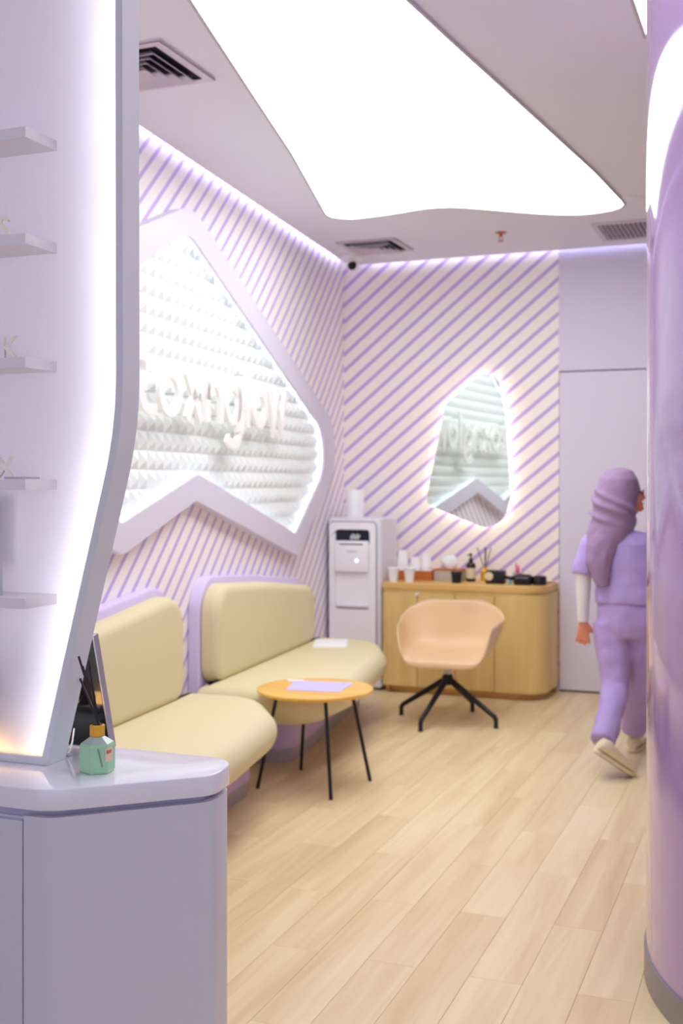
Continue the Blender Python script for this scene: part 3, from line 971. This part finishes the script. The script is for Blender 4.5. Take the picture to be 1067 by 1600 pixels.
# reed diffuser at the back
t = thing('reed_diffuser', 'small amber reed diffuser with dark reeds on the oak cabinet', 'diffuser', (-1.925, 7.60, CT))
MB().lathe([(.030, 0), (.032, .004), (.032, .062), (.020, .076), (.014, .08), (.014, .096)], 24).build('bottle_glass', M['gold'], t, 40)
for a, b in ((-.055, .0), (-.005, .02), (.012, -.01), (.040, .01)):
    MB().tube([(-a * .25, -b * .25, .03), (a, b, .225)], .0028, 6).build('reed', M['black_metal'], t)
# black tape dispenser with a round pale hub
t = thing('tape_dispenser', 'black boxy device with a round cream disc and a short handle', 'device', (-1.80, 7.40, CT))
MB().box(-.062, .062, -.045, .045, 0, .088, .010).build('device_body', M['black_plastic'], t, 40)
MB().lathe([(.028, 0), (.028, .005), (.020, .008), (.0, .008)], 28).build('round_disc', M['cream_label'], t, 40, loc=(-.036, -.0455, .050), rot=(R(90), 0, 0))
MB().tube([(.058, 0, .044), (.075, -.006, .042), (.118, -.018, .038)], [.014, .012, .013], 12).build('handle', M['black_plastic'], t, 50)
# colourful pen pot
t = thing('pen_pot', 'small pot of pink and cyan pens behind the black pouch', 'pot', (-1.675, 7.50, CT))
MB().lathe([(0, .002), (.032, .002), (.033, .0), (.036, .066), (.033, .066), (.030, .006), (0, .006)], 24, cap=False).build('pot_wall', M['box_grey'], t, 40)
for x, y, h, m in ((-.01, .0, .135, 'pink'), (.008, -.01, .12, 'pink'), (.016, .008, .085, 'paper_white'), (-.02, .012, .08, 'cyan')):
    MB().tube([(x * .4, y * .4, .007), (x, y, h * .8), (x * 1.1, y * 1.1, h)], [.006, .007, .003], 10).build('pen', M[m], t, 50)
t = thing('cyan_tube', 'small cyan and white tube left of the black pouch', 'tube', (-1.70, 7.39, CT))
MB().lathe([(.010, 0), (.011, .004), (.011, .038), (.006, .044)], 16).build('tube_body', M['cyan'], t, 40)
MB().lathe([(.007, .043), (.007, .056)], 12).build('cap', M['paper_white'], t, 40)
t = thing('black_pouch', 'soft black pouch lying right of the boxy device', 'pouch', (-1.61, 7.375, CT))
v, f = prism(round_poly([(-.062, -.042, .02), (.055, -.046, .02), (.060, .038, .02), (-.058, .042, .02)], 6), 0, .068, .015, .026, 5)
link('pouch_body', v, f, M['black_plastic'], t, 60)
MB().tube([(-.045, -.043, .046), (0, -.0455, .048), (.04, -.044, .046)], .0022, 6).build('zip', M['seam_grey'], t)
t = thing('black_jar', 'squat round black jar at the right of the black pouch', 'jar', (-1.508, 7.39, CT))
MB().lathe([(.040, 0), (.047, .008), (.047, .040), (.043, .048)], 28).build('jar_body', M['black_plastic'], t, 40)
MB().lathe([(.045, .048), (.045, .056), (.038, .060), (0, .060)], 28).build('lid', M['black_metal'], t, 40)
t = thing('cream_dish', 'flat cream dish at the rounded right end of the cabinet', 'dish', (-1.50, 7.56, CT))
MB().lathe([(.026, 0), (.048, .010), (.050, .014), (.046, .013), (.024, .005), (0, .005)], 28, cap=False).build('dish_bowl', M['cream_label'], t, 40)
MB().ball((0, 0, .012), .02, .016, .008).build('soap', M['paper_white'], t, 60)

# ------------------------------------------------------------------ pillar
pl = thing('round_pillar', 'fat glossy lilac round pillar at the right edge', 'pillar', (0.417, 3.454, 0))
MB().lathe([(.80, .085), (.80, CEIL - .002)], 128).build('pillar_cladding', M['pillar'], pl, 30)
MB().lathe([(.806, 0), (.806, .085)], 128).build('skirting', M['grey_skirt'], pl, 30)

# ------------------------------------------------------------------ counter in front
ct = thing('white_counter', 'white lacquered counter with a pointed rounded end in the foreground', 'counter', (0, 0, 0))
co = round_poly([(-2.36, 1.608, .0), (-1.165, 1.608, .10), (-0.950, 1.803, .05), (-0.962, 1.925, .07), (-2.36, 1.924, 0)], 12)
v, f = prism(co, .843, .880, .003, .003, 3); link('countertop', v, f, M['white_lacquer'], ct, 30)
v, f = prism(inset(co, .022), .825, .8435); link('shadow_groove', v, f, M['groove'], ct, 30)
inner = inset(co, .016)
v, f = prism(inner, .08, .826); link('carcass', v, f, M['white_front'], ct, 30)
v, f = prism(inset(co, .05), .0, .08); link('plinth', v, f, M['grey_skirt'], ct, 30)
# curved front skin on the right of the seam, flat door on the left
skin_o = round_poly([(-1.215, 1.612, 0), (-1.163, 1.612, .10), (-0.954, 1.805, .048), (-0.966, 1.921, .068), (-1.30, 1.920, 0), (-1.30, 1.912, 0), (-0.979, 1.908, .055), (-0.970, 1.814, .04), (-1.168, 1.628, .085), (-1.215, 1.628, 0)], 10)
v, f = prism(skin_o, .08, .832); link('curved_front', v, f, M['white_front'], ct, 30)
MB().box(-1.80, -1.219, 1.613, 1.628, .08, .822, .0015).build('counter_door', M['white_front'], ct)

# ------------------------------------------------------------------ backlit frosted screen with shelves standing on the counter
sc = thing('lightbox_screen', 'tall backlit frosted screen with a silver edge and white shelves on the counter', 'screen', (0, 1.75, 0))
def scr(x, z, h): return (x, h, z)
prof = [(-2.30, .8805, .0), (-1.267, .8805, .0), (-1.105, 1.50, .75), (-1.107, 2.6, .0), (-2.30, 2.6, .0)]
so = round_poly(prof, 16)
si = inset(so, .0145)
v, f = ring_solid(so, si, 0.0, .056, scr); link('silver_frame', v, f, M['aluminium'], sc, 30)
v, f = prism(inset(so, .0142), .006, .009, mapf=scr); link('frosted_panel', v, f, M['frosted'], sc)
# LED tape on the inner faces of the frame, behind the panel
zb = .8805 + .0145
ti = resample(inset(so, .0150), 1200)
ti = ti if area(ti) > 0 else ti[::-1]
right = sorted([p for p in ti if p[0] > -1.30 and zb + .006 < p[1] < 2.58], key=lambda p: p[1])
right = right[::8] + [right[-1]]
n = len(right)
v = [scr(x, z, .013) for x, z in right] + [scr(x, z, .046) for x, z in right]
link('led_tape', v, [(k, k + 1, n + k + 1, n + k) for k in range(n - 1)], M['light_screen'], sc)
v = [scr(-2.2, zb + .001, .013), scr(-1.285, zb + .001, .013), scr(-1.285, zb + .001, .046), scr(-2.2, zb + .001, .046)]
link('led_tape', v, [(0, 1, 2, 3)], M['light_screen_warm'], sc)
shelf_z = (2.010, 1.822, 1.604, 1.388, 1.178)
for z in shelf_z:
    MB().box(-2.0, -1.249, -.088, .0055, z, z + .019, .0015).build('shelf', M['shelf'], sc, 30)

# acrylic letters on the shelves (Y in front of the panel)
def letter(ch, label, xr, z, size=.05, name='acrylic_letter', sx=1.0):
    o, a, b = text_mesh(ch, size, .006, .0004, name, M['acrylic_cream'], None, (0, 1.695, z + .0195), (R(90), 0, 0), sx=sx)
    o.location.x = xr - b
    zs = [q.co.y for q in o.data.vertices]
    o.location.z -= min(zs)
    tag(o, label, 'letter')
    return o
letter('S', 'milky letter S standing on the second shelf from the top', -1.308, shelf_z[1], .058)
letter('K', 'milky letter K standing on the middle shelf', -1.288, shelf_z[2], .060)
letter('O', 'milky letter O beside the K, cut by the photo edge', -1.332, shelf_z[2], .056)
letter('X', 'milky letter X standing on the fourth shelf from the top', -1.296, shelf_z[3], .060)
t = thing('acrylic_block', 'clear rounded acrylic block with a white letter on the lowest shelf', 'sign', (-1.352, 1.690, shelf_z[4] + .0195))
v, f = prism(round_poly([(-.040, 0, .002), (.028, 0, .002), (.028, .062, .010), (-.040, .062, .010)], 6), -.006, .006, mapf=lambda x, y, h: (x, h, y))
link('block', v, f, M['clear'], t, 30)
text_mesh('d', .052, .003, .001, 'raised_letter', M['acrylic_cream'], t, (-.018, -.0065, .012), (R(90), 0, 0))
o = MB().box(-.03, .03, -.012, .012, 0, .004, .001).build('acrylic_plaque', M['clear'], loc=(-1.285, 1.70, shelf_z[3] + .0195)); tag(o, 'small clear acrylic plaque lying flat beside the letter X', 'plaque')

# things close behind the frosted panel
t = thing('notice_card', 'blurred card of lilac and brown blocks behind the frosted screen', 'card', (-1.375, 1.768, 1.25))
MB().box(-.06, .03, .0, .004, 0, .135).build('card', M['paper_white'], t)
MB().box(-.06, .022, -.002, -.0004, .112, .122).build('print_band', M['card_lilac'], t)
for z in (.012, .046, .080):
    MB().box(-.05, .014, -.002, -.0004, z, z + .022).build('print_block', M['card_brown'], t)

t = thing('dark_bottle', 'dark bottle standing blurred behind the frosted screen', 'bottle', (-1.338, 1.785, .8805))
MB().lathe([(.016, 0), (.018, .004), (.018, .17), (.012, .19), (.007, .196), (.007, .225)], 20).build('bottle_glass', M['amber_glass'], t, 40)
MB().lathe([(.009, .225), (.009, .245), (.006, .248)], 16).build('cap', M['black_plastic'], t, 40)
# leaning dark screen behind
ld = thing('leaning_display', 'black glossy display with a grey edge leaning behind the frosted screen', 'display', (-1.232, 1.893, .8805), 0)
ld.rotation_euler = (R(17.0), 0, 0)
ld.location = (-1.232, 1.900, .8805)
v = [(-.46, 0, 0), (.007, 0, 0), (.012, 0, .240), (-.46, 0, .240)]
b = [(x, .016, z) for x, y, z in v]
link('casing', v + b, [(0, 1, 2, 3), (4, 7, 6, 5), (0, 4, 5, 1), (1, 5, 6, 2), (2, 6, 7, 3), (3, 7, 4, 0)], M['bezel_grey'], ld)
v = [(-.455, -.001, .004), (.0035, -.001, .004), (.0085, -.001, .236), (-.455, -.001, .236)]
b = [(x, .0005, z) for x, y, z in v]
link('screen_glass', v + b, [(0, 1, 2, 3), (4, 7, 6, 5), (0, 4, 5, 1), (1, 5, 6, 2), (2, 6, 7, 3), (3, 7, 4, 0)], M['screen_black'], ld)

# mint reed diffuser on the counter
rd = thing('mint_diffuser', 'mint green faceted glass reed diffuser with a gold cap on the counter', 'diffuser', (-1.160, 1.752, .8805), R(10))
ang = [R(30 + 60 * k) for k in range(6)]
octo = [(.0315 * math.cos(a), .0315 * math.sin(a)) for a in ang]
def frus(levels):
    v = []; f = []
    for k, z in levels: v += [(x * k, y * k, z) for x, y in octo]
    for i in range(len(levels) - 1):
        for k in range(6):
            q = (k + 1) % 6
            f.append((i * 6 + k, i * 6 + q, (i + 1) * 6 + q, (i + 1) * 6 + k))
    f.append(list(range(6))[::-1]); f.append([(len(levels) - 1) * 6 + k for k in range(6)])
    return v, f
v, f = frus([(.93, 0), (1, .004), (1, .048), (.93, .052)]); link('glass_bottle', v, f, M['green_liquid'], rd)
v, f = frus([(.93, .0521), (.55, .060), (.42, .063)]); link('glass_shoulder', v, f, M['green_glass'], rd)
oc = [(.0135 * math.cos(a), .0135 * math.sin(a)) for a in ang]
v, f = prism(oc, .0631, .084, .001, .001, 1); link('gold_cap', v, f, M['gold'], rd)
MB().lathe([(.009, .0841), (.009, .0852)], 16).build('cap_opening', M['black_plastic'], rd)
for a, b, h in ((-.038, .004, .205), (-.021, .010, .196), (-.026, -.006, .19), (-.058, .055, .155)):
    MB().tube([(-a * .12, -b * .1, .083), (a, b, h)], .0021, 8).build('reed', M['black_metal'], rd, 50)
# label wrapped round the corner between two facets (facet normals at 0 and -60 degrees)
def facet(nrm, t, z, lift):
    n_ = Vector((math.cos(R(nrm)), math.sin(R(nrm)), 0)); u_ = Vector((-n_.y, n_.x, 0))
    p = n_ * (.0315 * math.cos(R(30)) + lift) + u_ * t
    return (p.x, p.y, z)
hw = .0315 * .5
MB().tube([facet(-60, -.002, .046, .0), facet(-60, .006, .012, .0)], .0014, 6).build('reed', M['grey_skirt'], rd)
def wrap(name, m, parent, ta, tb, z0, z1, l0, l1):
    v = []
    for l in (l0, l1):
        cnr = .0315 + l * 1.1547
        for z in (z0, z1):
            v += [facet(-60, ta, z, l), (cnr * math.cos(R(-30)), cnr * math.sin(R(-30)), z), facet(0, tb, z, l)]
    f = [(0, 1, 4, 3), (1, 2, 5, 4), (6, 9, 10, 7), (7, 10, 11, 8), (0, 3, 9, 6), (2, 8, 11, 5), (0, 6, 7, 1), (1, 7, 8, 2), (3, 4, 10, 9), (4, 5, 11, 10)]
    return link(name, v, f, m, parent)
lb = wrap('paper_label', M['label_peach'], rd, hw - .005, hw - .013, .022, .046, .0002, .0008)
wrap('print_mark', M['label_red'], lb, hw - .003, -hw + .012, .036, .042, .0009, .0012)
# clear cable clip by the screen's foot
t = thing('cable_loop', 'thin white cable dropping beside the foot of the silver frame', 'cable', (-1.276, 1.83, .8805))
MB().tube([(.010, .004, .052), (.008, .002, .03), (.004, 0, .01), (-.002, -.004, .003), (-.012, -.01, .003)], .0018, 8).build('cord', M['paper_white'], t, 60)
MB().box(-.010, .006, -.006, .006, .0, .006, .001).build('clip', M['clear'], t)

# ------------------------------------------------------------------ person walking away (local x right, y away, z up)
pr = thing('person', 'person in lilac scrubs, mauve headscarf and cream shoes walking away by the door', 'person', (-0.78, 5.85, 0), R(7.6))
def grown(name, mb, m, parent, voxel, smooth=6, wrinkle=0.0, size=0.12):
    o = mb.build(name, m, parent)
    r = o.modifiers.new('r', 'REMESH'); r.mode = 'VOXEL'; r.voxel_size = voxel; r.use_smooth_shade = True
    q = o.modifiers.new('s', 'SMOOTH'); q.iterations = smooth; q.factor = 0.5
    if wrinkle:
        tx_ = bpy.data.textures.new('folds', 'CLOUDS'); tx_.noise_scale = size; tx_.noise_depth = 2
        d_ = o.modifiers.new('d', 'DISPLACE'); d_.texture = tx_; d_.strength = wrinkle; d_.mid_level = 0.5
        q = o.modifiers.new('s2', 'SMOOTH'); q.iterations = 2
    baked(o)
    for p in o.data.polygons: p.use_smooth = True
    return o
bd = MB()
# head, face, ear side, neck, torso core
bd.ball((.005, .045, 1.355), .085, .098, .105)
bd.ball((.045, .055, 1.325), .060, .058, .078)
bd.ball((.092, .062, 1.275), .022, .026, .020)          # chin
bd.tube([(.098, .064, 1.355), (.113, .067, 1.328), (.104, .065, 1.318)], [.010, .013, .009], 10)   # nose
bd.tube([(.0, .02, 1.28), (.0, .01, 1.12)], [.05, .058], 14)
bd.loft([((.02, .01, 1.14), .10, .06), ((.02, .0, 1.06), .125, .08), ((.03, .0, .90), .115, .08), ((.04, .0, .72), .13, .09), ((.04, .0, .64), .10, .08)], 24)
def hand(w, dx, dy, out):
    """w wrist; fingers run along (dx, dy, -1); the thumb leaves the side given by out."""
    w = Vector(w)
    ax = Vector((1, 0, 0)) * out
    dn = Vector((dx, dy, -1)).normalized()
    bk = dn.cross(ax).normalized()
    if bk.y > 0: bk = -bk
    bd.loft([(w, .020, .015, ax, bk), (w + dn * .03, .027, .014, ax, bk), (w + dn * .06, .033, .013, ax, bk), (w + dn * .078, .031, .011, ax, bk)], 16)
    for k, (u, L) in enumerate(((.025, .056), (.009, .065), (-.008, .060), (-.024, .047))):
        a = w + dn * .070 + ax * u
        sp = ax * (u * .35)
        p1 = a + dn * (L * .42) + sp * .5
        p2 = p1 + (dn - bk * .35).normalized() * (L * .33) + sp * .3
        p3 = p2 + (dn - bk * .8).normalized() * (L * .27)
        bd.tube([a - dn * .012, a, p1, p2, p3], [.0085, .0085, .0080, .0072, .0058], 10)
    t0 = w + dn * .022 + ax * .020
    t1 = t0 + (dn * .75 + ax * .75 - bk * .2).normalized() * .030
    t2 = t1 + (dn + ax * .25 - bk * .2).normalized() * .026
    bd.tube([t0 - ax * .008, t0, t1, t2], [.011, .011, .0095, .007], 10)
arm_l = [(-.145, .0, 1.10), (-.185, -.015, .93), (-.188, .0, .705)]
arm_r = [(.185, .03, 1.10), (.225, .06, .93), (.225, .19, .77)]
bd.tube([(-.05, .0, 1.11)] + arm_l, [.05, .044, .032, .021], 14)
bd.tube([(.08, .02, 1.11)] + arm_r, [.05, .044, .032, .021], 14)
hand(arm_l[2], -.02, .06, 1)
hand(arm_r[2], .0, .35, -1)
leg_l = [(-.045, .0, .67), (-.025, -.07, .385), (-.075, -.325, .175)]
leg_r = [(.110, .02, .67), (.085, .11, .385), (.060, .23, .095)]
bd.tube(leg_l, [.075, .048, .032], 16)
bd.tube(leg_r, [.075, .048, .032], 16)
body = grown('body', bd, M['skin'], pr, .0055, 4)
for dy in (.028, .085):
    e = MB().ball((.099 if dy > .05 else .094, dy + .006, 1.352), .007, .010, .007).build('eye', M['black_plastic'], body, 60)
MB().tube([(.096, .045, 1.298), (.106, .062, 1.296), (.098, .082, 1.298)], [.003, .0055, .003], 8).build('mouth', M['label_red'], body, 60)
# scrub top
tp = MB()
tp.loft([((.015, .01, 1.165), .055, .05), ((.015, .005, 1.145), .125, .075), ((.02, .0, 1.10), .165, .095), ((.02, .0, 1.02), .158, .105), ((.028, .0, .92), .152, .108), ((.036, .0, .84), .160, .115), ((.038, .0, .795), .165, .120)], 32)
tp.tube([(-.09, .0, 1.11), (-.145, .0, 1.09), (-.178, -.012, .99), (-.190, -.016, .935)], [.06, .062, .060, .060], 18)
tp.tube([(.12, .02, 1.11), (.185, .03, 1.09), (.215, .045, .99), (.226, .06, .935)], [.06, .062, .060, .060], 18)
grown('scrub_top', tp, M['scrub'], pr, .010, 5, .018, .09)
# trousers
tr_ = MB()
tr_.loft([((.036, .0, .84), .140, .10), ((.038, .0, .76), .155, .115), ((.036, .0, .69), .158, .118), ((.034, .005, .63), .148, .112)], 28)
tr_.tube([(-.045, .0, .70), (-.042, -.01, .58), (-.025, -.065, .385), (-.052, -.20, .27), (-.085, -.325, .165)], [.098, .090, .070, .064, .060], 20)
tr_.tube([(.112, .02, .70), (.108, .04, .58), (.088, .11, .385), (.074, .17, .23), (.062, .222, .105)], [.098, .092, .074, .068, .066], 20)
grown('trousers', tr_, M['trouser'], pr, .010, 5, .020, .08)
# headscarf
hj = MB()
hj.loft([((-.008, .03, 1.478), .025, .03), ((-.008, .03, 1.462), .065, .075), ((-.012, .03, 1.42), .097, .115), ((-.020, .03, 1.36), .112, .128), ((-.032, .02, 1.30), .112, .124), ((-.036, .012, 1.25), .106, .112),
         ((-.040, .0, 1.20), .116, .106), ((-.058, -.02, 1.15), .112, .098), ((-.088, -.055, 1.09), .085, .078), ((-.104, -.082, 1.01), .068, .056), ((-.100, -.098, .94), .048, .038), ((-.092, -.10, .885), .030, .024)], 28)
def fold(z0, z1, a0, a1, rx, ry, cx, cy, rad):
    pts = []
    for k in range(12):
        t = k / 11
        a = R(a0 + (a1 - a0) * t)
        pts.append((cx + rx * math.cos(a), cy + ry * math.sin(a), z0 + (z1 - z0) * t))
    hj.tube(pts, [rad * (.5 + .5 * math.sin(PI * (k + 1) / 13)) for k in range(12)], 10)
fold(1.375, 1.250, 185, 350, .112, .126, -.022, .018, .010)
fold(1.325, 1.215, 180, 345, .112, .120, -.033, .012, .012)
fold(1.255, 1.165, 190, 335, .114, .108, -.046, .002, .012)
hj.tube([(-.13, -.06, 1.16), (-.135, -.10, 1.08), (-.13, -.11, 1.0), (-.115, -.115, .93)], [.012, .016, .014, .008], 8)
hj.tube([(-.06, -.10, 1.16), (-.075, -.12, 1.08), (-.085, -.13, 1.0), (-.085, -.125, .92)], [.012, .015, .014, .008], 8)
grown('headscarf', hj, M['hijab'], pr, .009, 4, .016, .07)
# white sleeves of the shirt underneath
for a, name in ((arm_l, 'shirt_sleeve'), (arm_r, 'shirt_sleeve')):
    e, w = Vector(a[1]), Vector(a[2])
    MB().tube([e + (e - w).normalized() * .03, e, e.lerp(w, .5), w + (w - e).normalized() * .006], [.040, .040, .034, .027], 18).build(name, M['undershirt'], pr, 60)
# glasses
gl = MB()
for dy in (.022, .082):
    c = Vector((.112 if dy > .05 else .106, dy + .008, 1.352))
    gl.tube([c + Vector((0, .020 * math.cos(2 * PI * k / 14), .016 * math.sin(2 * PI * k / 14))) for k in range(15)], .0018, 6)
gl.tube([(.106, .006, 1.356), (.06, -.035, 1.358)], .0018, 6)
gl.build('glasses', M['black_metal'], pr)
# shoes
def shoe(heel, toe, up):
    h, t = Vector(heel), Vector(toe)
    fw = (t - h).normalized()
    up = (Vector(up) - fw * Vector(up).dot(fw)).normalized()
    rt = fw.cross(up)
    L = .245
    def pt(y, x, z): return h + fw * y + rt * x + up * z
    rings = []
    for y, w, hh in ((0.0, .020, .045), (.012, .030, .066), (.05, .035, .072), (.09, .036, .060), (.13, .039, .050), (.175, .042, .043), (.21, .037, .036), (.235, .024, .028), (.245, .010, .018)):
        rings.append((pt(y, 0, .014 + hh * .5), w, hh * .5, rt, up))
    s_ = MB().loft(rings, 20).build('shoe', M['shoe'], pr, 60)
    so_ = round_poly([(-.028, -.002, .026), (-.034, .09, .1), (-.046, .18, .06), (-.02, .25, .03), (.02, .25, .03), (.044, .18, .06), (.034, .09, .1), (.028, -.002, .026)], 6)
    v, f = prism(so_, 0, .018, mapf=lambda x, y, z: tuple(pt(y, x, z)))
    link('sole', v, f, M['shoe'], s_, 40)
    v, f = prism(inset(so_, .004), -.003, .0, mapf=lambda x, y, z: tuple(pt(y, x, z)))
    link('tread', v, f, M['sole'], s_, 40)
shoe((-.125, -.405, .135), (.045, -.30, .006), (.55, .15, .8))
shoe((.055, .185, .004), (.105, .42, .004), (0, 0, 1))
